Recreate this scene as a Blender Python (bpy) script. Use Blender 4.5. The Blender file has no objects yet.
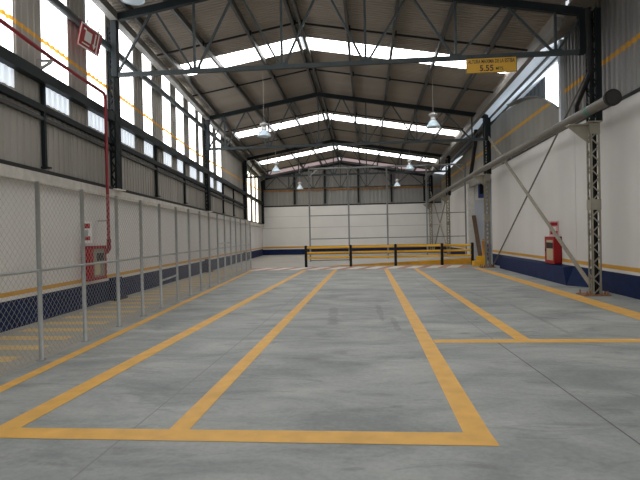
import bpy, math, random
from mathutils import Vector, Matrix
random.seed(7)
SC = bpy.context.scene
COL = SC.collection

# ------------------------------------------------------------------ materials
def new_mat(name):
    m = bpy.data.materials.new(name); m.use_nodes = True
    return m, m.node_tree.nodes, m.node_tree.links, m.node_tree.nodes['Principled BSDF']

def mat(name, col, rough=.6, metal=0., vary=0., scale=3., spec=.5, stretch=(1, 1, 1), bump=0.):
    m, N, L, b = new_mat(name)
    b.inputs['Base Color'].default_value = (*col, 1)
    b.inputs['Roughness'].default_value = rough
    b.inputs['Metallic'].default_value = metal
    b.inputs['Specular IOR Level'].default_value = spec
    if vary:
        tc = N.new('ShaderNodeTexCoord'); mp = N.new('ShaderNodeMapping'); mp.inputs['Scale'].default_value = stretch
        nz = N.new('ShaderNodeTexNoise'); nz.inputs['Scale'].default_value = scale; nz.inputs['Detail'].default_value = 6
        L.new(tc.outputs['Object'], mp.inputs[0]); L.new(mp.outputs[0], nz.inputs['Vector'])
        r = N.new('ShaderNodeValToRGB')
        r.color_ramp.elements[0].position = .3; r.color_ramp.elements[1].position = .7
        r.color_ramp.elements[0].color = (*[c * (1 - vary) for c in col], 1)
        r.color_ramp.elements[1].color = (*[min(1, c * (1 + vary)) for c in col], 1)
        L.new(nz.outputs['Fac'], r.inputs[0]); L.new(r.outputs[0], b.inputs['Base Color'])
        if bump:
            bp = N.new('ShaderNodeBump'); bp.inputs['Strength'].default_value = bump
            L.new(nz.outputs['Fac'], bp.inputs['Height']); L.new(bp.outputs[0], b.inputs['Normal'])
    return m

def glow(name, col, strength, base=(.8, .8, .8)):
    """translucent daylight sheet: a lit window"""
    m, N, L, b = new_mat(name)
    b.inputs['Base Color'].default_value = (*base, 1); b.inputs['Roughness'].default_value = .5
    b.inputs['Emission Color'].default_value = (*col, 1); b.inputs['Emission Strength'].default_value = strength
    return m

def concrete(name, c1, c2, c3, blotch=.45):
    m, N, L, b = new_mat(name)
    tc = N.new('ShaderNodeTexCoord')
    def noise(scale, st, det=6, dist=0.):
        mp = N.new('ShaderNodeMapping'); mp.inputs['Scale'].default_value = st
        nz = N.new('ShaderNodeTexNoise'); nz.inputs['Scale'].default_value = scale; nz.inputs['Detail'].default_value = det
        nz.inputs['Roughness'].default_value = .62; nz.inputs['Distortion'].default_value = dist
        L.new(tc.outputs['Object'], mp.inputs[0]); L.new(mp.outputs[0], nz.inputs['Vector']); return nz.outputs['Fac']
    n1 = noise(.9, (.8, 1.5, 1), 8, .6); n2 = noise(2.6, (.5, 1.3, 1), 8, 1.2); n3 = noise(22, (1, 1, 1), 4)
    r1 = N.new('ShaderNodeValToRGB'); r1.color_ramp.elements[0].position = .35; r1.color_ramp.elements[1].position = .68
    r1.color_ramp.elements[0].color = (*c1, 1); r1.color_ramp.elements[1].color = (*c2, 1)
    L.new(n1, r1.inputs[0])
    r2 = N.new('ShaderNodeValToRGB'); r2.color_ramp.elements[0].position = .54; r2.color_ramp.elements[1].position = .72
    r2.color_ramp.elements[0].color = (0, 0, 0, 1); r2.color_ramp.elements[1].color = (blotch, blotch, blotch, 1)
    L.new(n2, r2.inputs[0])
    mx = N.new('ShaderNodeMix'); mx.data_type = 'RGBA'
    L.new(r2.outputs[0], mx.inputs[0]); L.new(r1.outputs[0], mx.inputs[6]); mx.inputs[7].default_value = (*c3, 1)
    m2 = N.new('ShaderNodeMix'); m2.data_type = 'RGBA'; m2.blend_type = 'MULTIPLY'; m2.inputs[0].default_value = .35
    r3 = N.new('ShaderNodeValToRGB'); r3.color_ramp.elements[0].position = .3; r3.color_ramp.elements[1].position = .6
    r3.color_ramp.elements[0].color = (.6, .6, .6, 1)
    L.new(n3, r3.inputs[0]); L.new(mx.outputs[2], m2.inputs[6]); L.new(r3.outputs[0], m2.inputs[7])
    L.new(m2.outputs[2], b.inputs['Base Color'])
    b.inputs['Roughness'].default_value = .55; b.inputs['Specular IOR Level'].default_value = .3
    return m

M = dict(
    floor=concrete('concrete_floor', (.280, .302, .296), (.505, .522, .502), (.185, .195, .19), .62),
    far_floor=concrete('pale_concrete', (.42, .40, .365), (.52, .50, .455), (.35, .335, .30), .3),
    aisle=concrete('aisle_concrete', (.42, .40, .35), (.50, .48, .43), (.33, .32, .29), .4),
    line=mat('yellow_floor_paint', (.86, .48, .10), .5, vary=.10, scale=5),
    joint=mat('joint_dark', (.16, .16, .15), .9),
    hatch_red=mat('terracotta_paint', (.50, .27, .19), .6, vary=.15, scale=8),
    hatch_white=mat('white_paint', (.80, .77, .72), .6, vary=.08, scale=8),
    white=mat('white_wall_paint', (.735, .715, .69), .75, vary=.05, scale=.8, stretch=(1, 1, .35)),
    white_end=mat('white_end_paint', (.80, .79, .77), .75, vary=.04, scale=.7),
    seam=mat('wall_seam', (.42, .41, .40), .9),
    coping=mat('rough_coping', (.62, .59, .54), .9, vary=.12, scale=6),
    aisle_line=mat('pale_yellow_bars', (.72, .52, .22), .6, vary=.12, scale=6),
    stain=concrete('stained_concrete', (.245, .26, .255), (.38, .39, .375), (.165, .17, .165), .6),
    joint_faint=mat('joint_faint', (.29, .295, .285), .9),
    frame=mat('frame_tube', (.20, .21, .21), .5),
    blue=mat('blue_skirting_paint', (.008, .020, .078), .65, vary=.25, scale=3, spec=.2),
    orange=mat('orange_stripe_paint', (.70, .36, .04), .55, vary=.05),
    rust_stripe=mat('brown_orange_stripe', (.42, .20, .05), .6),
    clad=mat('grey_cladding', (.34, .32, .285), .55, vary=.12, scale=1.2, stretch=(1, 1, .25)),
    clad_right=mat('bare_metal_cladding', (.30, .29, .275), .45, metal=.35, vary=.16, scale=1.5, stretch=(2, 2, .2)),
    clad_old=mat('weathered_cladding', (.30, .285, .25), .7, vary=.12, scale=1.0, stretch=(1, 1, .3)),
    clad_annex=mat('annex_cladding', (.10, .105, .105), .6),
    clad_end=mat('end_cladding', (.30, .30, .285), .6, vary=.06, scale=1.0),
    roof=mat('roof_sheet', (.285, .25, .208), .75, vary=.12, scale=.7, stretch=(.35, 1.5, 1)),
    dark=mat('dark_green_steel', (.014, .019, .021), .6, vary=.15, scale=4, spec=.2),
    chord=mat('grey_green_steel', (.05, .063, .066), .55, vary=.12, scale=4, spec=.3),
    purlin=mat('purlin_steel', (.055, .055, .053), .5, vary=.15, scale=3, spec=.35),
    tan=mat('tan_steel', (.30, .275, .215), .5, vary=.12, scale=5),
    pipe=mat('pipe_paint', (.14, .128, .105), .45, vary=.12, scale=3),
    black=mat('black_paint', (.012, .012, .013), .5, spec=.25),
    hole=mat('pipe_end_dark', (.02, .018, .016), .8),
    galv=mat('galvanised_tube', (.40, .41, .40), .45, metal=.3, vary=.1, scale=8),
    wire=mat('galvanised_wire', (.40, .40, .385), .5, metal=.2),
    gutter=mat('pale_gutter', (.21, .20, .185), .5, vary=.1, scale=2),
    rust=mat('rusty_plate', (.30, .14, .07), .8, vary=.25, scale=12),
    red=mat('red_paint', (.34, .010, .014), .5, spec=.3),
    redpipe=mat('red_pipe_paint', (.26, .012, .018), .45),
    glass=mat('cabinet_glass', (.30, .29, .24), .15),
    hose=mat('hose_beige', (.50, .42, .28), .8),
    pict=mat('sign_white', (.82, .80, .78), .5),
    pink=mat('sign_faded', (.70, .42, .42), .5),
    yellow=mat('barrier_yellow', (.95, .54, .025), .4),
    kerb=mat('ramp_yellow', (.85, .45, .03), .6, vary=.1, scale=6),
    plate=mat('sign_yellow', (.66, .36, .025), .5),
    ink=mat('sign_ink', (.02, .02, .018), .6),
    wood=mat('brown_board', (.17, .105, .06), .7, vary=.2, scale=6, stretch=(4, 4, .6)),
    boxblue=mat('box_blue', (.03, .07, .26), .4),
    orangepost=mat('orange_object', (.70, .30, .05), .5),
    shade=mat('prismatic_shade', (.62, .76, .86), .2),
    alu=mat('lamp_aluminium', (.55, .55, .54), .35, metal=.6),
    lampcord=mat('lamp_cord', (.45, .44, .42), .6),
    whitepost=mat('white_post', (.72, .75, .80), .5),
    recess=mat('recess_paint', (.66, .69, .74), .7),
    teal=mat('teal_patch', (.04, .20, .15), .6),
    win=glow('wall_light_sheet', (.97, .985, 1.0), 4.2),
    win_low=glow('wall_light_sheet_ribbed', (.80, .90, 1.0), .80),
    win_warm=glow('far_light_sheet', (1.0, .93, .74), 3.0),
    win_line=glow('wall_light_sheet_painted', (1.0, .36, .02), 1.0, (.8, .4, .05)),
    sky=glow('roof_light_sheet', (1.0, .995, .98), 7.5),
    pink_strip=glow('dim_pink_roof_sheet', (.80, .62, .66), .42, (.6, .5, .5)),  # roof strip at the end gable, given a dim pinkish emission
    annex=glow('annex_roof_sheet', (.62, .72, .82), .45, (.4, .45, .5)),
)

# ------------------------------------------------------------------ mesh builder
class MB:
    def __init__(s): s.v = []; s.f = []; s.m = []
    def quad(s, a, b, c, d, m=0):
        i = len(s.v); s.v += [tuple(a), tuple(b), tuple(c), tuple(d)]; s.f.append((i, i+1, i+2, i+3)); s.m.append(m)
    def hexa(s, p, m=0):
        """p: 4 bottom (ccw) + 4 top"""
        i = len(s.v); s.v += [tuple(x) for x in p]
        for f in ((3, 2, 1, 0), (4, 5, 6, 7), (0, 1, 5, 4), (1, 2, 6, 5), (2, 3, 7, 6), (3, 0, 4, 7)):
            s.f.append(tuple(i+k for k in f)); s.m.append(m)
    def box(s, x0, x1, y0, y1, z0, z1, m=0):
        s.hexa([(x0, y0, z0), (x1, y0, z0), (x1, y1, z0), (x0, y1, z0), (x0, y0, z1), (x1, y0, z1), (x1, y1, z1), (x0, y1, z1)], m)
    def beam(s, p, q, w, h, m=0, up=(0, 0, 1)):
        """box bar from p to q; w across, h along 'up'"""
        p = Vector(p); q = Vector(q); d = (q-p).normalized(); u = Vector(up)
        if abs(d.dot(u)) > .98: u = Vector((0, 1, 0))
        sd = d.cross(u).normalized()*w/2; u2 = sd.cross(d).normalized()*h/2
        s.hexa([p-sd-u2, p+sd-u2, q+sd-u2, q-sd-u2, p-sd+u2, p+sd+u2, q+sd+u2, q-sd+u2], m)
    def tube(s, path, r, n=8, m=0, cap=True, rs=None):
        path = [Vector(p) for p in path]; i0 = len(s.v); K = len(path)
        e1 = None
        for k, p in enumerate(path):
            d = (path[min(k+1, K-1)]-path[max(k-1, 0)]).normalized()
            if e1 is None: e1 = d.cross(Vector((0, 0, 1)) if abs(d.z) < .9 else Vector((1, 0, 0))).normalized()
            e1 = (e1-d*e1.dot(d)).normalized(); e2 = d.cross(e1)
            for j in range(n):
                t = 2*math.pi*j/n; s.v.append(tuple(p+(e1*math.cos(t)+e2*math.sin(t))*r))
        for k in range(K-1):
            for j in range(n):
                a = i0+k*n+j; b = i0+k*n+(j+1) % n; s.f.append((a, b, b+n, a+n)); s.m.append(m)
        if cap:
            s.f.append(tuple(i0+j for j in range(n))); s.m.append(m)
            s.f.append(tuple(i0+(K-1)*n+j for j in reversed(range(n)))); s.m.append(m)
    def build(s, name, mats, parent=None, smooth=False):
        org = Vector((0, 0, 0))
        if parent is not None:
            p = parent
            while p is not None: org += p.location; p = p.parent
        me = bpy.data.meshes.new(name)
        me.from_pydata([tuple(Vector(v)-org) for v in s.v], [], s.f)
        if not isinstance(mats, (list, tuple)): mats = [mats]
        for k in mats: me.materials.append(M[k] if isinstance(k, str) else k)
        for p_, mi in zip(me.polygons, s.m): p_.material_index = mi
        if smooth:
            for p_ in me.polygons: p_.use_smooth = True
        me.update()
        o = bpy.data.objects.new(name, me); COL.objects.link(o)
        if parent is not None: o.parent = parent
        return o

def tag(o, label, cat, group=None, kind='thing'):
    o['label'] = label; o['category'] = cat; o['kind'] = kind
    if group: o['group'] = group
    return o
def thing(name, loc, label, cat, group=None):
    o = bpy.data.objects.new(name, None); COL.objects.link(o); o.location = loc
    o.empty_display_size = .2
    return tag(o, label, cat, group)
def struct(o, label=None, cat=None):
    o['kind'] = 'structure'
    if label: o['label'] = label
    if cat: o['category'] = cat
    return o
def single(mb, name, mats, label, cat, group=None, smooth=False):
    return tag(mb.build(name, mats, None, smooth), label, cat, group)
def copy_tree(o, loc, label, group=None):
    c = o.copy(); COL.objects.link(c); c.location = loc; c['label'] = label
    if group: c['group'] = group
    for ch in list(o.children):
        d = ch.copy(); COL.objects.link(d); d.parent = c
        for g in list(ch.children):
            e = g.copy(); COL.objects.link(e); e.parent = d
    return c
ORD = ['first', 'second', 'third', 'fourth', 'fifth', 'sixth', 'seventh', 'eighth', 'ninth', 'tenth', 'eleventh', 'twelfth',
       'thirteenth', 'fourteenth', 'fifteenth', 'sixteenth', 'seventeenth']

# ------------------------------------------------------------------ site geometry
Y0, Y1 = -7.0, 41.6
def LX(Y, off=0): return -5.549-.0645*Y+off          # the left wall is not quite parallel to the floor lines
def LP(off, Y, z): return (LX(Y, off), Y, z)
def FX(Y): return -4.12-.0715*(Y-6.26)                 # fence line
RX = 5.72                                            # right wall
def drop(Y): return -.024*(Y-12.66)                  # the upper steelwork runs slightly downhill
RIDGE = -1.95
def roofz(X, Y, z0=7.98): return z0-.175*abs(X-RIDGE)+drop(Y)
def coping_z(Y): return 2.79-.0118*(Y-8.4)
def win_z(Y): return 4.18-.026*(Y-9.5)
def girt_z(Y): return 4.62-.018*(Y-8.4)
def stripe_z(Y): return max(4.97, 5.40-.034*(Y-9)) if Y > 9 else 5.40
PROFILE = [(0, 0), (.42, 0), (.5, 1), (.92, 1)]
def ribs(a, b, pitch):
    """positions along a corrugated sheet from a to b with 0/1 rib height"""
    out = []; k0 = math.floor(a/pitch)-1; k1 = math.ceil(b/pitch)+1
    for k in range(k0, k1):
        for fr, h in PROFILE:
            t = (k+fr)*pitch
            if a+1e-4 < t < b-1e-4: out.append((t, h))
    return [(a, 0)]+out+[(b, 0)]
def sheet(mb, place, a, b, rows, pitch=.2, depth=.035, mats=None):
    """corrugated sheet: place(t, h, z) -> point; rows: functions of t giving z"""
    R = ribs(a, b, pitch); n = len(rows); i0 = len(mb.v)
    for t, h in R:
        for rz in rows: mb.v.append(tuple(place(t, h*depth, rz(t))))
    for k in range(len(R)-1):
        for j in range(n-1):
            p = i0+k*n+j; mb.f.append((p, p+n, p+n+1, p+1)); mb.m.append(mats[j] if mats else 0)

# ------------------------------------------------------------------ floor
mb = MB()
mb.box(-9.5, 9, Y0, 43, -.2, 0, 0)
e = .003
def fq(pts, m, z=e): mb.quad(*[(x, y, z) for x, y in pts], m)
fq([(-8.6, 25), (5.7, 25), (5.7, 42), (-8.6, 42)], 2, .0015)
fq([(FX(3), 3), (FX(25), 25), (LX(25), 25), (LX(3), 3)][::-1], 3, .0015)
# joints
fq([(-1.906, 2), (-1.894, 2), (-1.69, 22.7), (-1.702, 22.7)], 8, .002)
fq([(1.934, 2), (1.948, 2), (1.74, 7.4), (1.726, 7.4)], 5, .002); fq([(1.726, 7.4), (1.74, 7.4), (1.60, 12), (1.586, 12)], 8, .002)
fq([(1.586, 12), (1.60, 12), (1.5, 22.7), (1.49, 22.7)], 8, .002)
def stain(pts, w):
    """tyre scuff: a ragged strip along a polyline"""
    rnd = random.Random(int(abs(pts[0][0]*100))+int(pts[0][1]*10))
    dense = []
    for (xa_, ya_), (xb_, yb_) in zip(pts, pts[1:]):
        n_ = max(3, int(math.hypot(xb_-xa_, yb_-ya_)/.12))
        dense += [(xa_+(xb_-xa_)*i_/n_, ya_+(yb_-ya_)*i_/n_) for i_ in range(n_)]
    dense.append(pts[-1])
    L_, R_ = [], []
    for i_, (x_, y_) in enumerate(dense):
        j_ = min(i_, len(dense)-2); dx_, dy_ = dense[j_+1][0]-dense[j_][0], dense[j_+1][1]-dense[j_][1]; q_ = math.hypot(dx_, dy_)
        ww = w*rnd.uniform(.35, 1)*(.3 if i_ in (0, len(dense)-1) else 1)
        L_.append((x_-dy_/q_*ww, y_+dx_/q_*ww)); R_.append((x_+dy_/q_*ww, y_-dx_/q_*ww))
    for i_ in range(len(dense)-1): fq([R_[i_], R_[i_+1], L_[i_+1], L_[i_]], 9, .0018)
for pts_, w_ in (([(2.9, 11.2), (2.92, 9.5), (2.9, 7.95)], .055), ([(-.72, 11.0), (-.60, 8.8)], .13), ([(.2, 11.3), (.24, 9.2)], .07), ([(.42, 9.6), (.46, 8.3)], .08),
               ([(2.2, 7.86), (2.9, 7.72)], .035), ([(-1.9, 7.8), (-.75, 7.82), (-.1, 7.8)], .02), ([(1.28, 7.95), (1.5, 8.1)], .06), ([(3.4, 10.3), (3.9, 9.0)], .04), ([(2.35, 5.1), (2.6, 4.6)], .05), ([(2.5, 14), (2.7, 11.5)], .05)):
    stain(pts_, w_)
# yellow lines
fq([(-3.05, 3.825), (.90, 3.80), (.89, 4.05), (-3.05, 4.04)], 1)
fq([(-3.03, 4.04), (-2.82, 4.04), (-2.63, 22.8), (-2.80, 22.8)], 1)
fq([(-1.585, 4.04), (-1.42, 4.04), (-1.285, 22.8), (-1.45, 22.8)], 1)
fq([(.69, 4.05), (.89, 4.05), (.87, 22.8), (.69, 22.8)], 1)
fq([(2.02, 7.57), (2.22, 7.57), (2.10, 22.8), (1.93, 22.8)], 1)
fq([(.895, 7.345), (4.435, 7.335), (4.435, 7.569), (.895, 7.569)], 1); fq([(4.87, 7.335), (5.2, 7.335), (5.2, 7.569), (4.87, 7.569)], 1)
fq([(4.45, 2), (4.86, 2), (4.80, 14), (4.42, 14)], 1); fq([(4.42, 14), (4.80, 14), (4.66, 22.8), (4.36, 22.8)], 1)
def fl(Y): return -3.86-.0755*(Y-6.36)
fq([(fl(2)-.075, 2), (fl(2)+.075, 2), (fl(23)+.07, 23), (fl(23)-.07, 23)], 1)
# hazard strip: white and terracotta slanted blocks
y0, y1, sl = 22.8, 24.85, .55
fq([(-5.4, y0), (4.35, y0), (4.35, y1), (-5.4, y1)], 6, .0022)
x = -5.3
while x < 3.8:
    fq([(x, y0+.15), (x+.5, y0+.15), (x+.5+sl, y1-.15), (x+sl, y1-.15)], 7)
    x += .86
# yellow bars behind the fence
k = 0
Y = 4.15
while Y < 24.5:
    fq([(LX(Y)+.25, Y), (FX(Y)-.38, Y), (FX(Y+.30)-.38, Y+.30), (LX(Y+.30)+.25, Y+.30)], 4)
    Y += .70
o = mb.build('floor', ['floor', 'line', 'far_floor', 'aisle', 'aisle_line', 'joint', 'hatch_red', 'hatch_white', 'joint_faint', 'stain'])
struct(o, 'grey concrete floor with yellow painted lines and a terracotta and white hazard strip', 'floor')

# ------------------------------------------------------------------ left wall
mb = MB()
def seg(y0, y1, z0, z1, m, o0=-.3, o1=0.):
    f0 = z0 if callable(z0) else (lambda Y: z0); f1 = z1 if callable(z1) else (lambda Y: z1)
    mb.hexa([LP(o0, y0, f0(y0)), LP(o1, y0, f0(y0)), LP(o1, y1, f0(y1)), LP(o0, y1, f0(y1)),
             LP(o0, y0, f1(y0)), LP(o1, y0, f1(y0)), LP(o1, y1, f1(y1)), LP(o0, y1, f1(y1))], m)
seg(Y0, 41.6, 0, .50, 1); seg(Y0, 41.6, .50, .57, 0); seg(Y0, 41.6, .57, .65, 2)
seg(Y0, 41.6, .65, lambda Y: coping_z(Y)-.20, 0)
for Y in (12.75, 22.5, 32.4):                        # blue painted pilasters under the columns
    seg(Y-.22, Y+.22, 0, .56, 1, 0, .16); seg(Y-.3, Y+.36, 0, .05, 4, .16, .24)
seg(Y0, 41.6, lambda Y: coping_z(Y)-.20, coping_z, 3, -.3, .13)
o = mb.build('wall_left', ['white', 'blue', 'orange', 'coping', 'black'])
struct(o, 'low white masonry wall on the left with blue skirting and orange stripe', 'wall')

WIN = [(-6.0, -5.1), (-4.1, -3.2), (-2.2, -1.3), (-.3, .6), (1.6, 2.5), (3.6, 4.5), (5.6, 6.6), (7.75, 8.8), (9.75, 10.75), (11.65, 12.6), (13.45, 14.4), (15.2, 15.95), (17.0, 17.8),  # sheets beside and behind the camera are unseen, added to light the hall
       (18.55, 19.45), (20.2, 21.15), (21.75, 22.25), (23.3, 24.3), (25.05, 26.0)]
FARWIN = [(34.3, 35.3), (36.2, 37.3), (38.05, 38.9)]
HB = .043
def topz(Y): return roofz(LX(Y), Y)-.012
mb = MB()
pl = lambda t, h, z: LP(-.005+h, t, z)
zs0 = lambda Y: stripe_z(Y)-HB
zs1 = lambda Y: stripe_z(Y)+HB
edges = [Y0]+[v for w in WIN for v in w]+[34.3]
for k in range(0, len(edges)-1):
    a, b = edges[k], edges[k+1]
    if k % 2 == 0: sheet(mb, pl, a, b, [lambda Y: coping_z(Y)-.05, win_z, zs0, zs1, topz], mats=[0, 0, 1, 0], depth=.02)
    else: sheet(mb, pl, a, b, [lambda Y: coping_z(Y)-.05, win_z], mats=[0], depth=.02)
fe = [34.3]+[v for w in FARWIN for v in w][1:]+[41.6]
for k in range(len(fe)-1):
    if k % 2: sheet(mb, pl, fe[k], fe[k+1], [lambda Y: coping_z(Y)-.05, zs0, zs1, topz], mats=[0, 1, 0])
    else: sheet(mb, pl, fe[k], fe[k+1], [lambda Y: 5.8, topz], mats=[0])
o = mb.build('wall_left', ['clad', 'orange'])
struct(o, 'grey corrugated cladding above the low wall on the left with an orange stripe', 'wall')
for k, (a, b) in enumerate(WIN):
    mb = MB()
    sheet(mb, pl, a, b, [win_z, girt_z, zs0, zs1, topz], mats=[1, 0, 2, 0])
    o = mb.build('window_%d' % (k+1), ['win', 'win_low', 'win_line'])
    struct(o, 'tall translucent light sheet in the left wall, %s from the open end' % ORD[min(k, 16)] if k < 17 else
           'tall translucent light sheet in the left wall, nearest before the blank far bay', 'window')
for k, (a, b) in enumerate(FARWIN):
    mb = MB()
    sheet(mb, pl, a, b, [lambda Y: coping_z(Y)-.05, zs0, zs1, lambda Y: 5.8], mats=[0, 1, 0])
    o = mb.build('window_%d' % (k+19), ['win_warm', 'win_line'])
    struct(o, 'warm full height light sheet at the far end of the left wall, %s one' % ORD[k], 'window')

# girts of the left wall
def run(mb, off, zf, w, h, y0, y1, n=6, m=0):
    for k in range(n):
        a = y0+(y1-y0)*k/n; b = y0+(y1-y0)*(k+1)/n
        p = [LP(off-w/2, a, zf(a)-h/2), LP(off+w/2, a, zf(a)-h/2), LP(off+w/2, b, zf(b)-h/2), LP(off-w/2, b, zf(b)-h/2)]
        mb.hexa(p+[(v[0], v[1], v[2]+h) for v in p], m)
mb = MB(); run(mb, .10, girt_z, .16, .20, Y0, 41.3)
single(mb, 'girt', 'dark', 'thick dark steel girt crossing the left wall light sheets near their foot', 'girt', 'left wall girts')
mb = MB(); run(mb, .05, lambda Y: win_z(Y)-.15, .10, .12, Y0, 33.6); 
single(mb, 'girt', 'dark', 'thin dark girt at the bottom edge of the left wall light sheets', 'girt', 'left wall girts')
mb = MB(); run(mb, .04, lambda Y: win_z(Y)-.34, .08, .07, Y0, 33.6)
single(mb, 'girt', 'purlin', 'narrow dark girt just below the light sheets on the left cladding', 'girt', 'left wall girts')
mb = MB(); mb.tube([LP(.11, Y, 6.26+(-.004*(Y-9))) for Y in (Y0, 0, 10, 20, 30, 41.2)], .085, 10)
single(mb, 'girt', 'chord', 'round grey tube girt high on the left wall behind the red sign', 'girt', 'left wall girts', True)
mb = MB(); run(mb, .06, lambda Y: coping_z(Y)+.04, .12, .07, Y0, 41.3)
single(mb, 'girt', 'black', 'dark sill rail lying on top of the low left wall', 'girt', 'left wall girts')
for k, Y in enumerate((9.65, 16.1, 19.25, 26.2, 29.0)):
    mb = MB(); mb.beam(LP(.06, Y, coping_z(Y)+.11), LP(.06, Y, girt_z(Y)-.1), .07, .07)
    mb.box(LX(Y, -.02), LX(Y, .14), Y-.04, Y+.10, coping_z(Y)+.12, coping_z(Y)+.15)
    single(mb, 'hanger_post', 'dark', 'slim dark post below the left wall girt, %s from the front' % ORD[k], 'post', 'left wall posts')
mb = MB(); run(mb, .27, lambda Y: topz(Y)-.20, .18, .20, Y0, 41.3)
single(mb, 'gutter', 'gutter', 'pale box gutter running along the left eave above the light sheets', 'gutter', 'eaves gutters')

# ------------------------------------------------------------------ right wall
mb = MB()
JZ = lambda Y: 4.42-.010*(Y-12)
def rseg(y0, y1, z0, z1, m, x0=RX, x1=RX+.25):
    f1 = z1 if callable(z1) else (lambda Y: z1)
    mb.hexa([(x0, y0, z0), (x1, y0, z0), (x1, y1, z0), (x0, y1, z0), (x0, y0, f1(y0)), (x1, y0, f1(y0)), (x1, y1, f1(y1)), (x0, y1, f1(y1))], m)
for a, b in ((Y0, 15.1), (15.12, 24.9), (30.5, 41.6)):
    rseg(a, b, 0, .50, 1); rseg(a, b, .50, .57, 0); rseg(a, b, .57, .665, 2); rseg(a, b, .665, JZ, 0)
rseg(15.1, 15.12, .50, JZ, 3, RX+.01)
# thicker blue plinth with a sloped end between the first two columns
P = [(5.36, 14.9, 0), (RX, 14.3, 0), (RX, 22.6, 0), (5.36, 22.2, 0), (5.42, 15.3, .47), (RX, 15.3, .50), (RX, 22.4, .50), (5.42, 22.0, .47)]
mb.hexa(P, 1)
# recess beyond the second column
mb.box(RX+.25, 7.6, 30.5, 30.7, 0, 4.7, 4); mb.box(7.4, 7.6, 24.6, 30.5, 0, 4.7, 4); mb.box(RX+.25, 7.6, 24.65, 24.9, 0, 4.6, 4)
mb.box(RX, 7.6, 24.9, 30.5, 4.5, 4.7, 4)
mb.box(RX-.04, RX+.33, 30.45, 31.5, 0, 4.2, 5)
o = mb.build('wall_right', ['white', 'blue', 'orange', 'seam', 'recess', 'hatch_white'])
struct(o, 'tall white masonry wall on the right with blue plinth and orange stripe', 'wall')

mb = MB()
pr = lambda t, h, z: (RX+.06-h, t, z)
sz = lambda Y: 5.52-.008*(Y-12)
S0 = lambda Y: sz(Y)-.06
S1 = lambda Y: sz(Y)+.06
rt = lambda Y: 7.25+drop(Y)*1.0
sheet(mb, pr, Y0, 15.87, [lambda Y: JZ(Y)-.02, S0, S1, lambda Y: 6.0, rt], mats=[0, 1, 0, 0], pitch=.24, depth=.05)
mb.box(RX+.12, RX+.2, Y0, 41.6, 4.0, 4.25, 2)
o = mb.build('wall_right', ['clad_right', 'orange', 'seam'])
struct(o, 'bare metal corrugated cladding above the right wall near the front', 'wall')
mb = MB()
ARC = [(16.06, 5.0), (16.9, 5.42), (17.46, 5.67), (18.4, 5.95), (19.6, 6.18), (21.5, 6.40), (23.1, 6.50), (25.6, 6.33), (30, 6.1), (41.6, 5.75)]
def arc(Y):
    for (a, za), (b, zb) in zip(ARC, ARC[1:]):
        if Y <= b: return za+(zb-za)*(Y-a)/(b-a)
    return ARC[-1][1]
clip = lambda f: (lambda Y: min(f(Y), arc(Y)))
sheet(mb, pr, 16.06, 41.5, [lambda Y: JZ(Y)-.25, clip(S0), clip(S1), arc], mats=[0, 1, 0], pitch=.6, depth=.008)
for (a, za), (b, zb) in zip(ARC[:6], ARC[1:6]):      # curled lip along the arched edge
    mb.quad((RX+.02, a, za), (RX+.02, b, zb), (RX-.16, b, zb+.07), (RX-.16, a, za+.07), 2)
    mb.quad((RX-.16, a, za+.07), (RX-.16, b, zb+.07), (RX-.15, b, zb+.085), (RX-.15, a, za+.085), 2)
o = mb.build('wall_right', ['clad_old', 'orange', 'gutter'])
struct(o, 'weathered metal cladding with an arched top edge above the right wall', 'wall')
mb = MB()                                            # ragged dark gap under the cladding
for k in range(26):
    a = 15.3+k*.29; hh = random.uniform(.03, .11)
    mb.box(RX-.02, RX+.02, a, a+.3, JZ(a)-.005, JZ(a)+hh)
mb.box(RX-.02, RX+.02, Y0, 15.3, 4.36, 4.44)
o = mb.build('trim_1', 'black'); struct(o, 'dark ragged joint between white wall and cladding on the right', 'trim')

# side annex seen through the gap over the arched cladding
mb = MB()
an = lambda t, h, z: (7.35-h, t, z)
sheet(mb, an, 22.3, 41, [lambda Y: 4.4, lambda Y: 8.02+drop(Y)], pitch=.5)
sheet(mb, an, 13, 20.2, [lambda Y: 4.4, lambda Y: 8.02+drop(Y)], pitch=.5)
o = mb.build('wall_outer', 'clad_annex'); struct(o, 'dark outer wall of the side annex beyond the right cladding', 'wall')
mb = MB(); sheet(mb, an, 20.2, 22.3, [lambda Y: 4.4, lambda Y: 8.02+drop(Y)], pitch=.25)
o = mb.build('window_30', 'win'); struct(o, 'bright light sheet behind the arched cladding on the right', 'window')
mb = MB()
ra = lambda t, h, z: (z, t, 6.42+drop(t)+(z-4.65)*.585+h)
sheet(mb, ra, 16.0, 27.5, [lambda Y: 4.66, lambda Y: 7.35], pitch=.2)
o = mb.build('window_31', 'annex'); struct(o, 'bluish translucent roof of the side annex on the right', 'window')
ra2 = lambda t, h, z: (z, t, 6.60+drop(t)+(z-4.65)*.5+h)
mb = MB(); sheet(mb, ra2, Y0, 16.0, [lambda Y: 4.66, lambda Y: 6.2], pitch=.2); sheet(mb, ra, 27.5, 41, [lambda Y: 4.66, lambda Y: 7.35], pitch=.2)
o = mb.build('ceiling', 'roof'); struct(o, 'dark roof strip over the right columns near the front', 'ceiling')
for k, xx in enumerate((5.7, 6.5)):
    mb = MB(); zz = 6.42+(xx-4.65)*.585-.05
    mb.beam((xx, 16.1, zz+drop(16.1)), (xx, 41, zz+drop(41)), .06, .08)
    single(mb, 'annex_purlin', 'purlin', ['thin purlin under the bluish annex roof, nearer the gutter', 'thin purlin under the bluish annex roof, farther from the gutter'][k], 'purlin', 'annex purlins')
mb = MB(); mb.box(RX-.08, RX+.06, 15.88, 16.05, 4.45, 7.0)
single(mb, 'jamb_post', 'whitepost', 'white vertical post at the end of the right corrugated cladding', 'post')
gx0, gx1 = 4.45, 4.60
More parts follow.
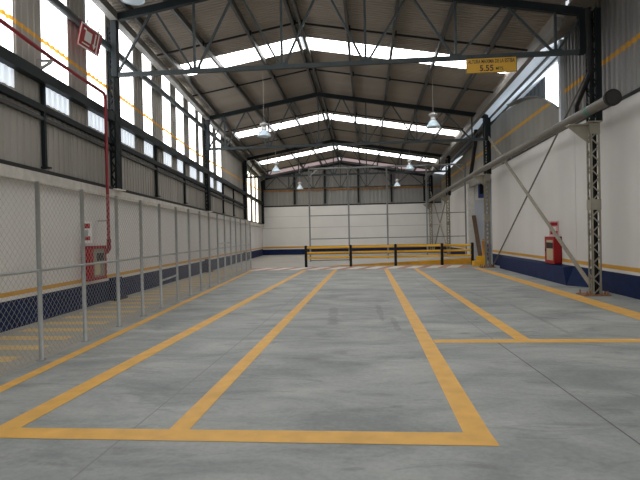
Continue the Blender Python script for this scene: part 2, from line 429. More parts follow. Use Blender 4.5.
mb = MB(); mb.hexa([(gx0, 12.8, 6.24+drop(12.8)), (gx1, 12.8, 6.24+drop(12.8)), (gx1, 41.2, 6.24+drop(41.2)), (gx0, 41.2, 6.24+drop(41.2)),
                    (gx0, 12.8, 6.46+drop(12.8)), (gx1, 12.8, 6.46+drop(12.8)), (gx1, 41.2, 6.46+drop(41.2)), (gx0, 41.2, 6.46+drop(41.2))])
single(mb, 'gutter', 'gutter', 'pale box gutter running along the right eave inside the columns', 'gutter', 'eaves gutters')

# ------------------------------------------------------------------ end wall
YE = 41.4
mb = MB()
xa, xb = LX(YE)-.1, RX+.25
for z0, z1, m in ((0, .44, 1), (.44, .52, 0), (.52, .66, 2), (.66, 2.10, 0), (2.10, 2.13, 3), (2.13, 3.0, 0), (3.0, 3.02, 3), (3.02, 3.78, 0), (3.78, 3.88, 4)):
    mb.box(xa, xb, YE+(.01 if m == 3 else 0), YE+.25, z0, z1, m)
o = mb.build('wall_end', ['white_end', 'blue', 'orange', 'seam', 'black'])
struct(o, 'white end wall with blue skirting and orange stripe', 'wall')
mb = MB()
pe = lambda t, h, z: (t, YE+.1-h, z)
sheet(mb, pe, xa, RIDGE, [lambda X: 3.85, lambda X: 5.0, lambda X: 5.13, lambda X: roofz(X, YE)+.05], mats=[0, 1, 0], pitch=.3)
sheet(mb, pe, RIDGE, xb, [lambda X: 3.85, lambda X: 5.0, lambda X: 5.13, lambda X: roofz(X, YE)+.05], mats=[0, 1, 0], pitch=.3)
o = mb.build('wall_end', ['clad_end', 'rust_stripe'])
struct(o, 'grey corrugated gable above the white end wall with a brown orange stripe', 'wall')
for k, X in enumerate((-5.6, -3.2, -.6, 1.95, 4.45)):
    mb = MB(); mb.box(X-.07, X+.07, YE-.14, YE+.0, 3.95, roofz(X, YE)-.28)
    single(mb, 'gable_post', 'dark', 'dark post against the grey end gable, %s from the left' % ORD[k], 'post', 'gable posts')

# ------------------------------------------------------------------ roof
BANDS = [(-2.4, -1.4), (7.2, 8.25), (16.95, 18.0), (26.75, 27.9), (35.25, 36.45), (39.9, 41.3)]
def left_eave(Y): return LX(Y, -.15)
mb = MB()
rf = lambda t, h, z: (z, t, roofz(z, t)+h)
cuts = [Y0]+[v for b in BANDS for v in b]+[Y1]
for k in range(0, len(cuts), 2):
    if k: sheet(mb, rf, cuts[k-1], cuts[k], [left_eave, lambda Y: left_eave(Y)+.80])
    sheet(mb, rf, cuts[k], cuts[k+1], [left_eave, lambda Y: RIDGE], pitch=.14, depth=.022)
    sheet(mb, rf, cuts[k], cuts[k+1], [lambda Y: RIDGE, lambda Y: 4.72], pitch=.14, depth=.022)
mb.hexa([(4.66, Y0, 6.62+drop(Y0)), (4.69, Y0, 6.62+drop(Y0)), (4.69, 12.5, 6.62+drop(12.5)), (4.66, 12.5, 6.62+drop(12.5)),
         (4.66, Y0, 6.86+drop(Y0)), (4.69, Y0, 6.86+drop(Y0)), (4.69, 12.5, 6.86+drop(12.5)), (4.66, 12.5, 6.86+drop(12.5))])
mb.hexa([(4.66, 12.8, 6.40+drop(12.8)), (4.69, 12.8, 6.40+drop(12.8)), (4.69, 41.4, 6.40+drop(41.4)), (4.66, 41.4, 6.40+drop(41.4)),
         (4.66, 12.8, 6.86+drop(12.8)), (4.69, 12.8, 6.86+drop(12.8)), (4.69, 41.4, 6.86+drop(41.4)), (4.66, 41.4, 6.86+drop(41.4))])
o = mb.build('ceiling', 'roof'); struct(o, 'brown grey corrugated roof seen from below', 'ceiling')
nb = ['first', 'second', 'third', 'fourth', 'fifth']
for k, (a, b) in enumerate(BANDS):
    for s in (0, 1):
        mb = MB()
        if s == 0: sheet(mb, rf, a, b, [lambda Y: left_eave(Y)+.80, lambda Y: RIDGE-.06])
        else: sheet(mb, rf, a, b, [lambda Y: RIDGE+.06, lambda Y: 4.65])
        o = mb.build('window_%d' % (40+2*k+s), 'sky' if k < 5 else 'pink_strip')
        side = ('left', 'right')[s]
        struct(o, ('%s bright skylight strip from the open end on the %s roof slope' % (nb[k], side)) if k < 5 else 'dim pinkish glowing roof strip by the end gable on the %s slope' % side, 'window')

# purlins
PX = [-5.75, -4.80, -3.38, -2.06, -1.84, -.45, .88, 2.25, 3.65]
PN = ['steel purlin beside the left eave gutter', 'third steel purlin left of the ridge', 'second steel purlin left of the ridge, counting the ridge pair as first',
      'left one of the twin purlins under the ridge', 'right one of the twin purlins under the ridge',
      'first steel purlin right of the ridge pair', 'second steel purlin right of the ridge pair', 'third steel purlin right of the ridge pair',
      'fourth steel purlin right of the ridge pair, nearest the right gutter']
for X, lab in zip(PX, PN):
    mb = MB()
    f = (lambda Y: LX(Y, .62)) if X < -5.5 else (lambda Y, X=X: X)
    a, b = Y0, 41.2
    def zz(Y): return roofz(f(Y), Y)-.10
    mb.hexa([(f(a)-.04, a, zz(a)-.085), (f(a)+.04, a, zz(a)-.085), (f(b)+.04, b, zz(b)-.085), (f(b)-.04, b, zz(b)-.085),
             (f(a)-.04, a, zz(a)+.085), (f(a)+.04, a, zz(a)+.085), (f(b)+.04, b, zz(b)+.085), (f(b)-.04, b, zz(b)+.085)])
    single(mb, 'purlin', 'purlin', lab, 'purlin', 'roof purlins')
# tie rods across the purlins
for k, Y in enumerate((5.8, 9.2, 15.55, 19.65, 25.6, 29.6, 34.0, 38.6)):
    for s in (0, 1):
        mb = MB()
        p, q = ((LX(Y, .35), RIDGE) if s == 0 else (RIDGE, 4.75))
        mb.beam((p, Y, roofz(p, Y)-.14), (q, Y, roofz(q, Y)-.14), .04, .05)
        for X in PX[1:]:
            if min(p, q)-.01 <= X <= max(p, q)+.01: mb.box(X+.03, X+.09, Y-.06, Y+.06, roofz(X, Y)-.2, roofz(X, Y)-.06)
        single(mb, 'tie_rod', 'black', 'dark tie rod across the purlins, %s from the front on the %s slope' % (ORD[k], ('left', 'right')[s]), 'rod', 'roof tie rods')

# ------------------------------------------------------------------ trusses
def truss(Y, name_label, zb, lean=0.0, webmat='chord'):
    dz = drop(Y); XL = LX(Y, .25); XR = 4.98
    t = thing('roof_truss', (RIDGE, Y, zb), name_label, 'truss', 'roof trusses')
    def tz(X): return roofz(X, Y)-.185-.10
    mb = MB(); mb.beam((XL, Y, zb), (XR, Y, zb), .09, .10); mb.build('bottom_chord', 'chord', t)
    for a, b in ((XL, RIDGE), (RIDGE, XR)):
        mb = MB(); mb.beam((a, Y, tz(a)), (b, Y, tz(b)), .12, .17); mb.build('top_chord', 'dark', t)
    for X in (XL, XR):
        mb = MB(); mb.beam((X, Y, zb-.05), (X, Y, tz(X)+.05), .14, .16); mb.build('end_post', 'dark', t)
    nodes = [-4.10, RIDGE, .05, 2.15, 4.40]
    if XL < -6.7: nodes = [-6.0]+nodes
    for X in nodes:
        mb = MB(); mb.beam((X, Y, zb+.05), (X, Y, tz(X)-.07), .055, .055); mb.build('web_post', 'chord', t)
    allx = [XL]+nodes+[XR]
    for a, b in zip(allx, allx[1:]):
        if b-a < .9:
            mb = MB(); mb.beam((a+.05, Y, zb+.05), (b, Y, tz(b)-.08), .05, .05); mb.build('web_diagonal', 'chord', t); continue
        c = (a+b)/2
        for X in (a, b):
            dx = .06 if X == a else -.06
            mb = MB(); mb.beam((X+dx, Y, zb+.04), (c-dx*.8, Y, tz(c)-.07), .05, .05); mb.build('web_diagonal', 'chord', t)
    for X in nodes:
        mb = MB(); mb.box(X-.14, X+.14, Y-.012, Y+.012, zb-.05, zb+.10); mb.build('gusset', 'chord', t)
    return t
truss(12.66, 'nearest roof truss, carrying the yellow height sign', 5.57)
truss(22.4, 'second roof truss from the front, level with the second columns', 5.31)
truss(32.3, 'third roof truss from the front, before the last skylight strip', 5.36+drop(32.3)*.4)
truss(41.0, 'farthest roof truss, standing against the grey end gable', 5.15)

# ------------------------------------------------------------------ columns
def lattice(t, x0, x1, y0, y1, z0, z1, m, step=.17, aw=.045, tag_=''):
    for sx, sy in ((0, 0), (1, 0), (1, 1), (0, 1)):
        X = x1 if sx else x0; Y = y1 if sy else y0
        dx = -1 if sx else 1; dy = -1 if sy else 1
        mb = MB()
        a, b = sorted((X, X+dx*aw)); c, d = sorted((Y, Y+dy*.008)); mb.box(a, b, c, d, z0, z1)
        a, b = sorted((X, X+dx*.008)); c, d = sorted((Y, Y+dy*aw)); mb.box(a, b, c, d, z0, z1)
        mb.build(tag_+'corner_angle', m, t)
    n = int((z1-z0)/step)
    for face in range(4):
        mb = MB()
        for k in range(n):
            za = z0+k*(z1-z0)/n; zb = z0+(k+1)*(z1-z0)/n
            l, r = (0, 1) if k % 2 == 0 else (1, 0)
            if face in (0, 2):
                Y = y0 if face == 0 else y1; xs = (x0+.02, x1-.02)
                mb.beam((xs[l], Y, za), (xs[r], Y, zb), .028, .008, up=(0, 1, 0))
            else:
                X = x0 if face == 1 else x1; ys = (y0+.02, y1-.02)
                mb.beam((X, ys[l], za), (X, ys[r], zb), .028, .008, up=(1, 0, 0))
        mb.build(tag_+'lacing', m, t)
LC = [12.62, 22.4, 32.3, 40.6]
LLAB = ['dark lattice column on the left wall beside the red pipe', 'dark lattice column on the left wall, second from the front',
        'dark lattice column on the left wall just before the far warm light sheets', 'dark lattice column in the far left corner']
for Y, lab in zip(LC, LLAB):
    zc = coping_z(Y)+.001; x0 = LX(Y, .03); z1 = roofz(x0, Y)-.42
    t = thing('lattice_column', (x0+.1, Y+.2, zc), lab, 'column', 'left lattice columns')
    ya = Y+.10; 
    lattice(t, x0, x0+.15, ya, ya+.30, zc+.03, z1, 'dark')
    mb = MB(); mb.box(x0-.03, x0+.19, ya-.08, ya+.42, zc, zc+.03); mb.build('base_plate', 'hatch_white', t)
    mb = MB(); mb.box(x0+.135, x0+.147, ya+.05, ya+.25, zc+.03, z1); mb.build('inner_plate', 'dark', t)
RC = [(5.08, 12.53), (4.95, 22.75), (4.95, 33.5), (4.74, 40.7)]
RLAB = ['tan lattice column on the right beside the red cabinet, nearest the front', 'tan lattice column on the right, second from the front, beside the yellow step',
        'lattice column on the right, third from the front, behind the barrier', 'lattice column in the far right corner']
for k, ((X, Y), lab) in enumerate(zip(RC, RLAB)):
    t = thing('lattice_column', (X+.1, Y+.13, 0), lab, 'column', 'right lattice columns')
    zt = 3.93-.004*(Y-12.4)-(.07 if Y > 30 else 0)-(.05 if Y > 40 else 0)
    lattice(t, X, X+.21, Y, Y+.22, .03, zt, 'tan')
    mb = MB(); mb.box(X-.22, X+.36, Y-.12, Y+.38, 0, .03); mb.build('base_plate', 'rust', t)
    if k == 0:
        mb = MB(); mb.box(X+.03, X+.18, Y+.10, Y+.115, .03, zt); mb.build('core_plate', 'black', t)
        mb = MB(); mb.box(X+.10, X+.112, Y+.03, Y+.19, .03, zt); mb.build('core_plate', 'black', t)
    for bx, by in ((-.15, -.07), (-.15, .32), (.30, -.07), (.30, .32), (-.08, -.07), (.24, -.07)):
        mb = MB(); mb.tube([(X+bx, Y+by, .03), (X+bx, Y+by, .11)], .018, 6); mb.build('anchor_bolt', 'rust', t)
    for zz in (1.95, zt-.26):
        mb = MB()
        mb.box(X-.006, X+.216, Y-.012, Y-.004, zz, zz+.24); mb.box(X-.012, X-.004, Y-.012, Y+.22, zz, zz+.24)
        mb.build('batten_plate', 'tan', t)
    mb = MB(); mb.box(X-.04, X+.25, Y-.04, Y+.30, zt, zt+.03); mb.build('cap_plate', 'tan', t)
    mb = MB()
    px_ = X-.25
    mb.hexa([(px_-.2, Y+.10, zt-.06), (X, Y+.10, zt-.45), (X, Y+.13, zt-.45), (px_-.2, Y+.13, zt-.06),
             (px_-.2, Y+.10, zt-.02), (X, Y+.10, zt-.02), (X, Y+.13, zt-.02), (px_-.2, Y+.13, zt-.02)])
    mb.box(px_-.2, X, Y+.02, Y+.22, zt-.045, zt-.015)
    mb.build('pipe_bracket', 'tan', t)
    lattice(t, X+.02, X+.20, Y+.01, Y+.25, zt+.03, roofz(4.9, Y)-.25, 'dark', tag_='upper_')
    mb = MB(); mb.box(X+.205, X+.30, Y+.05, Y+.2, zt+.03, roofz(4.9, Y)-.25); mb.build('upper_stiffener', 'dark', t)

# big pipe carried along the right columns
PIPE = [(4.90, 11.0, 4.11), (4.775, 22.7, 4.06), (4.58, 41.2, 3.84)]
t = thing('steel_pipe', PIPE[0], 'thick tan pipe with a dark open end carried along the right columns', 'pipe')
mb = MB(); mb.tube(PIPE, .108, 20, cap=False); mb.build('pipe_body', 'pipe', t, True)
mb = MB(); mb.tube([(4.90, 10.955, 4.11), (4.90, 10.968, 4.11)], .145, 20); mb.build('end_cap', 'hole', t)
mb = MB(); mb.tube([(4.90, 10.97, 4.11), (4.899, 11.04, 4.11)], .166, 20); mb.build('end_ring', 'hole', t, True)
mb = MB(); mb.tube([(4.889, 12.0, 4.106), (4.888, 12.12, 4.106)], .110, 20, cap=False); mb.build('teal_band', 'teal', t, True)

# cross braces
def brace(p, q, w, h, m, lab, round_=False):
    mb = MB()
    if round_: mb.tube([p, q], w/2, 8)
    else: mb.beam(p, q, w, h)
    single(mb, 'diagonal_brace', m, lab, 'brace', 'diagonal braces')
brace((5.18, 12.77, .15), (5.05, 22.7, 5.55), .03, .12, 'tan', 'wide tan brace rising away from the foot of the nearest right column')
brace((5.20, 22.7, .03), (5.33, 12.9, 5.45), .05, .05, 'pipe', 'thin brace rising towards the nearest right column from the second column foot', True)
brace((5.08, 33.75, .15), (4.85, 40.65, 4.6), .07, .07, 'tan', 'far right brace rising from the foot of the third column')
brace((5.0, 40.65, .15), (5.2, 33.75, 4.6), .07, .07, 'tan', 'far right brace rising from the foot of the corner column')

# downpipes
def down(path, r, lab):
    mb = MB(); mb.tube(path, r, 12); single(mb, 'downpipe', 'black', lab, 'pipe', 'black downpipes', True)
down([(4.92, 12.15, 6.35), (4.95, 12.15, 5.1), (4.98, 12.2, 4.98), (5.10, 13.3, 4.50), (5.3, 13.8, 4.25)], .055, 'black downpipe bending at the nearest right column above the big pipe')
down([(4.86, 23.9, 6.0), (4.86, 23.9, 5.6), (4.84, 24.4, 4.9), (4.95, 25.6, 4.25)], .085, 'black curved downpipe beside the second right column')

# ------------------------------------------------------------------ fence
FY = [5.14, 6.34, 7.54, 8.81, 9.98, 11.12, 12.36, 13.5, 14.68, 15.82, 17.05, 18.23, 19.36, 20.43, 21.61, 22.93, 24.27]
t = thing('chain_link_fence', (FX(5.14), 5.14, 0), 'long galvanised chain link fence along the left aisle', 'fence')
FH = 2.24
for Y in FY:
    mb = MB(); mb.tube([(FX(Y), Y, 0), (FX(Y), Y, FH+.02)], .029, 10); mb.tube([(FX(Y), Y, 0), (FX(Y), Y, .012)], .06, 8)
    mb.build('post', 'galv', t, True)
def FP(Y, z, off=0): return (FX(Y)+off, Y, z)
for a, b in zip(FY, FY[1:]):
    mb = MB(); s = .10; H = FH-.03; z0 = .04
    W = b-a; r = .0020
    k = -int(H/s)-1
    while k*s < W+H:
        for sg in (1, -1):
            # strand: along = c + sg*z
            c = k*s if sg == 1 else k*s
            if sg == 1: lo, hi = max(0, -c), min(H, W-c); f = lambda z: c+z
            else: lo, hi = max(0, c-W), min(H, c); f = lambda z: c-z
            if hi-lo > .02:
                o_ = .0022*sg
                mb.tube([FP(a+f(lo), z0+lo, o_), FP(a+f(hi), z0+hi, o_)], r, 4, cap=False)
        k += 1
    for zz in (z0, z0+H): mb.tube([FP(a, zz), FP(b, zz)], .003, 4, cap=False)
    mb.build('mesh_panel', 'wire', t)
for a, b in zip(FY, FY[1:]):
    mb = MB(); mb.tube([FP(a+.02, 1.14, .012), FP(b-.02, 1.14, .012)], .018, 8); mb.build('mid_rail', 'galv', t, True)
mb = MB(); mb.tube([FP(11.12, .59, .012), FP(12.36, .62, .012)], .022, 8); mb.build('low_rail', 'galv', t, True)
mb = MB(); mb.tube([FP(17.05, 1.30, .012), FP(19.36, 1.30, .012)], .018, 8); mb.build('upper_rail', 'galv', t, True)

# ------------------------------------------------------------------ barrier
BX = [-2.90, -.78, 1.31, 3.44, 4.82]; BY = 24.95
t = thing('guard_rail', (BX[0], BY, 0), 'yellow three rail guard barrier on black posts beyond the hazard strip', 'barrier')
for X in BX:
    mb = MB(); mb.box(X-.06, X+.06, BY-.06, BY+.06, 0, 1.0); mb.box(X-.04, X+.04, BY-.04, BY+.04, 1.0, 1.02)
    mb.build('post', 'black', t)
for a, b in zip(BX, BX[1:]):
    for z in (.91, .67, .43):
        mb = MB(); mb.tube([(a+.05, BY, z), (b-.05, BY, z)], .05, 10); mb.build('rail', 'yellow', t, True)

# ramp and steps beyond the barrier
mb = MB()
rx0, rx1, ry0, ry1 = -1.9, 4.95, 25.3, 29.3
mb.quad((rx0, ry0, .004), (rx1, ry0, .004), (rx1, ry0, .30), (rx0, ry0, .012), 1)
mb.quad((rx0, ry0, .012), (rx1, ry0, .30), (rx1, ry1, .30), (rx0, ry1, .012), 0)
mb.quad((rx1, ry0, .004), (rx1, ry1, .004), (rx1, ry1, .30), (rx1, ry0, .30), 1)
mb.quad((rx0, ry1, .004), (rx1, ry1, .004), (rx1, ry1, .30), (rx0, ry1, .012), 1)
mb.quad((rx0, ry0, .004), (rx0, ry1, .004), (rx0, ry1, .012), (rx0, ry0, .012), 1)
single(mb, 'ramp', ['far_floor', 'kerb'], 'low concrete ramp with a yellow painted side behind the barrier', 'ramp')
t = thing('step_block', (5.0, 24.3, 0), 'yellow painted step beside the second right column', 'step')
mb = MB(); mb.box(4.70, 5.02, 23.95, 24.5, 0, .20); mb.build('lower_step', 'kerb', t)
mb = MB(); mb.box(4.95, 5.3, 24.5, 24.85, 0, .40); mb.build('upper_step', 'yellow', t)

# tall tube frame before the end wall
TX = [-3.22, -1.0, 1.16, 3.34, 5.45]; TY = 29.9
t = thing('tube_frame', (TX[0], TY, 0), 'tall frame of thin grey tubes standing before the end wall', 'frame')
for X in TX:
    mb = MB(); mb.tube([(X, TY, 0), (X, TY, 5.42 if X == TX[0] else 5.28)], .045, 8); mb.build('post', 'frame', t, True)
for a, b in zip(TX, TX[1:]):
    for z, r in ((5.26, .05), (2.60, .025), (1.29, .025)):
        mb = MB(); mb.tube([(a, TY, z), (b, TY, z)], r, 8); mb.build('rail', 'frame', t, True)
mb = MB(); mb.tube([(TX[0], TY, .08), (TX[1], TY, .08)], .025, 8); mb.build('rail', 'frame', t, True)
for X, d in ((TX[0], 1), (TX[4], -1)):
    mb = MB(); mb.beam((X, TY, 4.8), (X+d*.5, TY, 5.24), .04, .04); mb.build('corner_stay', 'galv', t)

# ------------------------------------------------------------------ things in the right recess
t = thing('wall_box', (6.12, 30.3, 3.8), 'blue box fixed high in the recess beyond the second right column', 'box')
mb = MB(); mb.box(6.19, 6.55, 30.12, 30.5, 3.38, 4.36); mb.build('housing', 'boxblue', t)
mb = MB(); mb.box(6.10, 6.19, 30.10, 30.5, 3.36, 4.34); mb.build('side_trim', 'hatch_white', t)
mb = MB(); mb.box(6.09, 6.57, 30.1, 30.5, 3.28, 3.37); mb.build('bottom_trim', 'hatch_white', t)
mb = MB(); mb.box(6.28, 6.5, 30.105, 30.12, 3.6, 4.15); mb.build('front_panel', 'black', t)
mb = MB(); p = Vector((6.10, 29.3, .03)); q = Vector((5.98, 30.38, 2.42))
mb.beam(p, q, .22, .05, up=(0, 1, 0))
single(mb, 'board', 'wood', 'brown board leaning in the recess beyond the barrier end', 'board')
mb = MB(); mb.tube([(6.18, 28.9, 0), (6.18, 28.9, 1.0)], .09, 12); mb.tube([(6.18, 28.9, 1.0), (6.18, 28.9, 1.12)], .06, 12)
single(mb, 'bollard', 'orangepost', 'small orange post standing beside the leaning brown board', 'post', None, True)
mb = MB(); mb.box(6.28, 6.5, 28.7, 29.0, 0, .42); mb.box(6.26, 6.52, 28.68, 29.02, .42, .84)
single(mb, 'crate', 'boxblue', 'dark blue crates stacked beside the orange post', 'crate')

# ------------------------------------------------------------------ hydrant cabinets and signs
# frames: along the left wall, local axes a (along the wall, +Y) and n (into the hall)
def wall_frame(side):
    if side == 'L':
        n = Vector((1, .0605, 0)).normalized(); a = Vector((-.0605, 1, 0)).normalized()
    else:
        n = Vector((-1, 0, 0)); a = Vector((0, 1, 0))
    return a, n
def lbox(mb, org, a, n, a0, a1, n0, n1, z0, z1, m=0):
    P = lambda s, t, z: org+a*s+n*t+Vector((0, 0, z))
    q = [P(a0, n0, z0), P(a1, n0, z0), P(a1, n1, z0), P(a0, n1, z0), P(a0, n0, z1), P(a1, n0, z1), P(a1, n1, z1), P(a0, n1, z1)]
    if n.cross(a).z > 0: q = [q[i] for i in (3, 2, 1, 0, 7, 6, 5, 4)]
    mb.hexa(q, m)
def cabinet(side, org, w, h, d, lab, glassmat):
    a, n = wall_frame(side); org = Vector(org)
    t = thing('hydrant_cabinet', org, lab, 'cabinet', 'red hydrant cabinets')
    mb = MB(); f = .07 if side == 'L' else .10
    lbox(mb, org, a, n, 0, w, 0, .02, 0, h)
    lbox(mb, org, a, n, 0, .02, 0, d-.03, 0, h); lbox(mb, org, a, n, w-.02, w, 0, d-.03, 0, h)
    lbox(mb, org, a, n, 0, w, 0, d-.03, 0, .02); lbox(mb, org, a, n, 0, w, 0, d-.03, h-.02, h)
    mb.build('body', 'red', t)
    mb = MB()
    lbox(mb, org, a, n, 0, .16 if side == 'L' else f, d-.03, d, 0, h); lbox(mb, org, a, n, w-f, w, d-.03, d, 0, h)
    lbox(mb, org, a, n, f, w-f, d-.03, d, 0, f); lbox(mb, org, a, n, f, w-f, d-.03, d, h-f, h)
    dr = mb.build('door', 'red', t)
    mb = MB(); lbox(mb, org, a, n, f, w-f, d-.022, d-.014, f, h-f); g = mb.build('glass_pane', glassmat, dr)
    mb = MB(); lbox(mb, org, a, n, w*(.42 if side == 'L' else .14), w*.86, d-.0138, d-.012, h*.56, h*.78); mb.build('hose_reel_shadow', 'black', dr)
    mb = MB(); lbox(mb, org, a, n, w*.3, w*.62, d-.0138, d-.012, h*.15, h*.5); mb.build('hose', 'hose', dr)
    mb = MB(); lbox(mb, org, a, n, .06 if side == 'L' else w-.1, .09 if side == 'L' else w-.07, d, d+.02, h*.45, h*.55); mb.build('handle', 'black', dr)
    return t
def vsign(side, org, w, h, lab):
    a, n = wall_frame(side); org = Vector(org)
    t = thing('hydrant_sign', org, lab, 'sign', 'red and white hydrant signs')
    for s in (-1, 1):
        d1 = (a*s*.5-n*.866); d1.normalize()
        tip = org+n*(w*.9)
        nn = Vector((0, 0, 1)).cross(d1)*(1 if s < 0 else -1)
        if nn.dot(a*s) < 0: nn = -nn
        P = lambda u, z, o: tip+d1*u+nn*o+Vector((0, 0, z))
        def sl(mb, u0, u1, z0, z1, o0, o1):
            mb.hexa([P(u0, z0, o0), P(u1, z0, o0), P(u1, z0, o1), P(u0, z0, o1), P(u0, z1, o0), P(u1, z1, o0), P(u1, z1, o1), P(u0, z1, o1)])
        mb = MB(); sl(mb, 0, w, 0, h, 0, .006); pn = mb.build('panel', 'pink' if side == 'R' else 'pict', t)
        mb = MB(); sl(mb, .03, w-.03, h*.68, h-.04, .0062, .0075); mb.build('red_field', 'red', pn)
        mb = MB(); sl(mb, .03, w-.03, .05, .14, .0062, .0075); mb.build('red_band', 'red', pn)
        mb = MB(); sl(mb, .07, w-.07, h*.26, h*.6, .0062, .0075); mb.build('pictogram', 'galv' if side == 'L' else 'pict', pn)
cabinet('L', LP(.0, 11.12, .60), .83, .77, .21, 'red hydrant cabinet with glass door on the left wall behind the fence', 'glass')
vsign('L', LP(.0, 11.2, 1.45), .24, .46, 'folded red and white hydrant sign above the left cabinet behind the fence')
cabinet('R', (RX-.001, 16.2, .505), .80, .81, .23, 'red hydrant cabinet on the right wall behind the tan brace', 'hose')
vsign('R', (RX, 16.55, 1.34), .26, .44, 'faded folded hydrant sign above the right wall cabinet')

# big red sign hung on the left wall
a, n = wall_frame('L'); a2 = (a+n*.06).normalized(); n2 = Vector((a2.y, -a2.x, 0))
so = Vector(LP(.26, 10.66, 5.62))
t = thing('wall_sign', so, 'red hanging sign with white hydrant box and down arrow high on the left wall', 'sign')
def SP(u, z, o): return so+a2*u+n2*(o+z*.24)+Vector((0, 0, z+.02*u))
def sbox(mb, u0, u1, z0, z1, o0, o1):
    mb.hexa([SP(u0, z0, o1), SP(u1, z0, o1), SP(u1, z0, o0), SP(u0, z0, o0), SP(u0, z1, o1), SP(u1, z1, o1), SP(u1, z1, o0), SP(u0, z1, o0)])
SW, SH = .87, .47
mb = MB(); sbox(mb, 0, SW, 0, SH, 0, .015); pn = mb.build('panel', 'red', t)
mb = MB()
for u0, u1, z0, z1 in ((.0, SW, 0, .028), (.0, SW, SH-.028, SH), (0, .028, 0, SH), (SW-.16, SW-.115, .0, SH)): sbox(mb, u0, u1, z0, z1, .0152, .0175)
mb.build('white_border', 'pict', pn)
mb = MB(); sbox(mb, .20, .47, .15, .36, .0152, .0175); sbox(mb, .12, .22, .355, .39, .0152, .0175); sbox(mb, .14, .44, .075, .10, .0152, .0175)
mb.build('hose_pictogram', 'pict', pn)
mb = MB(); sbox(mb, .585, .64, .16, .40, .0152, .0175)
i = len(mb.v); mb.v += [tuple(SP(.535, .17, .0175)), tuple(SP(.69, .17, .0175)), tuple(SP(.6125, .07, .0175))]; mb.f.append((i+2, i+1, i)); mb.m.append(0)
mb.build('down_arrow', 'pict', pn)
for u in (.2, .7):
    mb = MB(); mb.beam(SP(u, SH, .005), SP(u, SH+.10, .005), .02, .02); mb.build('hanger', 'dark', t)

# red pipe on the left wall
t = thing('fire_pipe', LP(.27, 11.98, 4.9), 'red fire pipe sloping along the left wall then dropping to the cabinet', 'pipe')
mb = MB()
P_ = [LP(.26, Y0, 5.55), LP(.26, 8.1, 5.07), LP(.26, 9.7, 4.98), LP(.26, 11.9, 4.93), LP(.26, 11.98, 4.88), LP(.26, 12.0, 4.80), LP(.26, 12.0, 1.50)]
mb.tube(P_, .038, 10); mb.build('pipe_run', 'redpipe', t, True)
mb = MB(); mb.tube([LP(.26, 12.0, 1.52), LP(.26, 12.0, 1.30), LP(.22, 11.98, 1.22), LP(.12, 11.95, 1.20)], .05, 10); mb.build('elbow', 'redpipe', t, True)
mb = MB(); mb.beam(LP(.26, 12.0, 1.95), LP(0, 12.0, 1.95), .03, .03); mb.build('wall_clamp', 'galv', t)
t = thing('pipe_bracket', LP(-.1, 9.45, 4.72), 'grey triangular bracket holding the red pipe on the left cladding', 'bracket')
mb = MB(); mb.beam(LP(-.1, 9.55, 4.92), LP(.30, 9.6, 4.92), .04, .04); mb.build('arm', 'clad_end', t)
mb = MB(); mb.beam(LP(-.1, 9.45, 4.60), LP(.28, 9.6, 4.9), .06, .04); mb.build('strut', 'clad_end', t)
mb = MB(); mb.beam(LP(-.1, 9.45, 4.55), LP(-.1, 9.45, 5.05), .05, .03); mb.build('back_plate', 'clad_end', t)

# yellow height sign
t = thing('height_sign', (2.94, 12.55, 5.33), 'yellow sign lettered with the maximum height hung on the nearest truss', 'sign')
mb = MB(); sx0, sx1, sy = 2.36, 3.50, 12.55
mb.box(sx0, sx1, sy, sy+.02, 5.165, 5.515); pn = mb.build('panel', 'plate', t)
mb = MB()
for b_ in ((sx0, sx1, 5.165, 5.175), (sx0, sx1, 5.505, 5.515), (sx0, sx0+.012, 5.165, 5.515), (sx1-.012, sx1, 5.165, 5.515)): mb.box(b_[0], b_[1], sy-.003, sy, b_[2], b_[3])
mb.build('dark_edge', 'ink', pn)
def text_mesh(body, cx, cz, width, height, name, parent):
    cu = bpy.data.curves.new(name, 'FONT'); cu.body = body; cu.align_x = 'CENTER'; cu.align_y = 'CENTER'; cu.size = 1; cu.offset = .02
    tmp = bpy.data.objects.new(name+'_tmp', cu); COL.objects.link(tmp)
    bpy.context.view_layer.update()
    me = bpy.data.meshes.new_from_object(tmp.evaluated_get(bpy.context.evaluated_depsgraph_get()))
    bpy.data.objects.remove(tmp); bpy.data.curves.remove(cu)
    xs = [v.co.x for v in me.vertices]; ys = [v.co.y for v in me.vertices]
    mx, my = (min(xs)+max(xs))/2, (min(ys)+max(ys))/2; kx = width/(max(xs)-min(xs)); ky = height/(max(ys)-min(ys))
    org = Vector(parent.location); p = parent.parent
    while p is not None: org += p.location; p = p.parent
    for v in me.vertices:
        v.co = Vector((cx+(v.co.x-mx)*kx, sy-.004, cz+(v.co.y-my)*ky))-org
    me.materials.clear(); me.materials.append(M['ink'])
    o = bpy.data.objects.new(name, me); COL.objects.link(o); o.parent = parent
text_mesh('ALTURA MAXIMA DE LA ESTIBA', 2.93, 5.432, 1.05, .09, 'lettering', pn)
text_mesh('5.55', 2.82, 5.275, .31, .14, 'height_figures', pn)
text_mesh('MTS.', 3.12, 5.257, .18, .07, 'unit_lettering', pn)
for X in (2.5, 3.36):
    mb = MB(); mb.box(X-.02, X+.02, sy+.02, sy+.06, 5.46, 5.54); mb.build('clip', 'dark', t)

# ------------------------------------------------------------------ high bay lamps
def lathe(mb, cx, cy, prof, n=20):
    i0 = len(mb.v)
    for r, z in prof:
        for j in range(n): t = 2*math.pi*j/n; mb.v.append((cx+r*math.cos(t), cy+r*math.sin(t), z))
    for k in range(len(prof)-1):
        for j in range(n):
            a = i0+k*n+j; b = i0+k*n+(j+1) % n; mb.f.append((a, b, b+n, a+n)); mb.m.append(0)
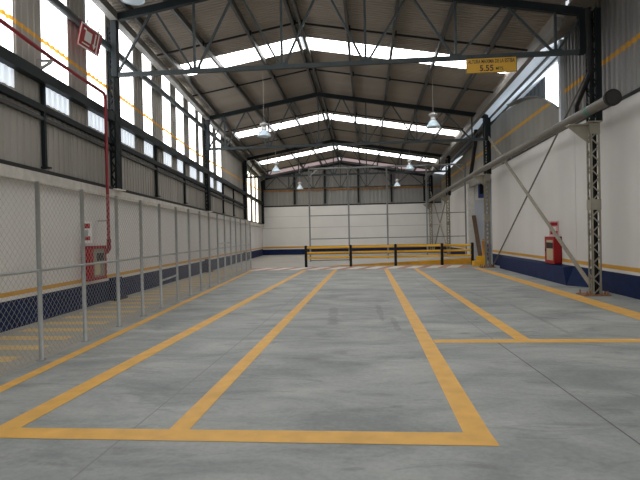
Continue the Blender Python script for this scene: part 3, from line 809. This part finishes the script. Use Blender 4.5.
# (base built at the origin height, so the parts sit relative to the lamp's foot)
def place_lamp(X, Y, Z, lab, first=[None]):
    hang = roofz(X, Y)-.03-Z
    x, y = X, Y
    t = thing('high_bay_lamp', (X, Y, Z), lab, 'lamp', 'hanging high bay lamps')
    def rel(prof): return [(r, z+Z) for r, z in prof]
    if first[0] is None:
        mb = MB(); lathe(mb, X, Y, rel([(.245, 0), (.25, .012), (.235, .05), (.19, .12), (.14, .20), (.105, .235), (.10, .235), (.185, .12), (.23, .05), (.24, .0), (.245, 0)]), 24); mb.build('shade', 'shade', t, True)
        mb = MB(); lathe(mb, X, Y, rel([(.0, .02), (.238, .02), (.238, .012), (0, .012)]), 24); mb.build('lens', 'shade', t)
        mb = MB(); lathe(mb, X, Y, rel([(.0, .23), (.105, .235), (.10, .27), (.085, .28), (.085, .40), (.15, .41), (.15, .47), (.07, .49), (.05, .53), (0, .53)]), 24); mb.build('ballast_housing', 'alu', t, True)
        first[0] = t
    else:
        for ch in list(first[0].children):
            if not ch.name.startswith('cord'):
                d = ch.copy(); COL.objects.link(d); d.parent = t
    mb = MB(); mb.tube([(X, Y, Z+.53), (X, Y, Z+hang)], .005, 6); mb.build('cord', 'lampcord', t)
for X, Y, Z, lab in (
    (2.40, 19.0, 5.22, 'white and blue high bay lamp hanging right of centre, largest on the right'),
    (-3.66, 19.1, 5.14, 'blue tinted high bay lamp hanging left of centre by the second skylight'),
    (-4.72, 10.6, 6.43, 'high bay lamp cut off by the top left of the photo'),
    (-4.94, 29.0, 5.06, 'white high bay lamp on the left, third from the front of its row'),
    (2.38, 29.2, 4.98, 'white high bay lamp on the right before the far skylight strip'),
    (-4.75, 38.0, 4.85, 'farthest lamp of the left row, against the grey gable'),
    (2.2, 38.0, 4.85, 'farthest lamp of the right row, against the grey gable')):
    place_lamp(X, Y, Z, lab)

# ------------------------------------------------------------------ world, camera
w = bpy.data.worlds.new('overcast_sky'); SC.world = w; w.use_nodes = True
bg = w.node_tree.nodes['Background']; bg.inputs[0].default_value = (.86, .93, 1.0, 1); bg.inputs[1].default_value = 1.1

f, vpx, vpy, roll = 530., 367., 234., .021
Yc = Vector((vpx-320, vpy-240, f)).normalized()
hh = Vector((1, -roll, 0)); Xc = (hh-Yc*hh.dot(Yc)).normalized(); Zc = Xc.cross(Yc)
if Zc.y > 0: Zc = -Zc
def to_world(c): return Vector((Xc.dot(c), Yc.dot(c), Zc.dot(c)))
right = to_world(Vector((1, 0, 0))); up = to_world(Vector((0, -1, 0))); back = -to_world(Vector((0, 0, 1)))
cd = bpy.data.cameras.new('camera'); co = bpy.data.objects.new('camera', cd); COL.objects.link(co)
cd.sensor_width = 36; cd.lens = f/640*36; cd.clip_end = 200; cd.clip_start = .05
mw = Matrix(((right.x, up.x, back.x, 0), (right.y, up.y, back.y, 0), (right.z, up.z, back.z, 1.51), (0, 0, 0, 1)))
co.matrix_world = mw
SC.camera = co
SC.view_settings.view_transform = 'Standard'; SC.view_settings.look = 'None'
SC.view_settings.gamma = 1; SC.view_settings.use_curve_mapping = False
SC.view_settings.exposure = -0.38
SC.cycles.max_bounces = 10; SC.cycles.diffuse_bounces = 6
SC.cycles.use_denoising = True
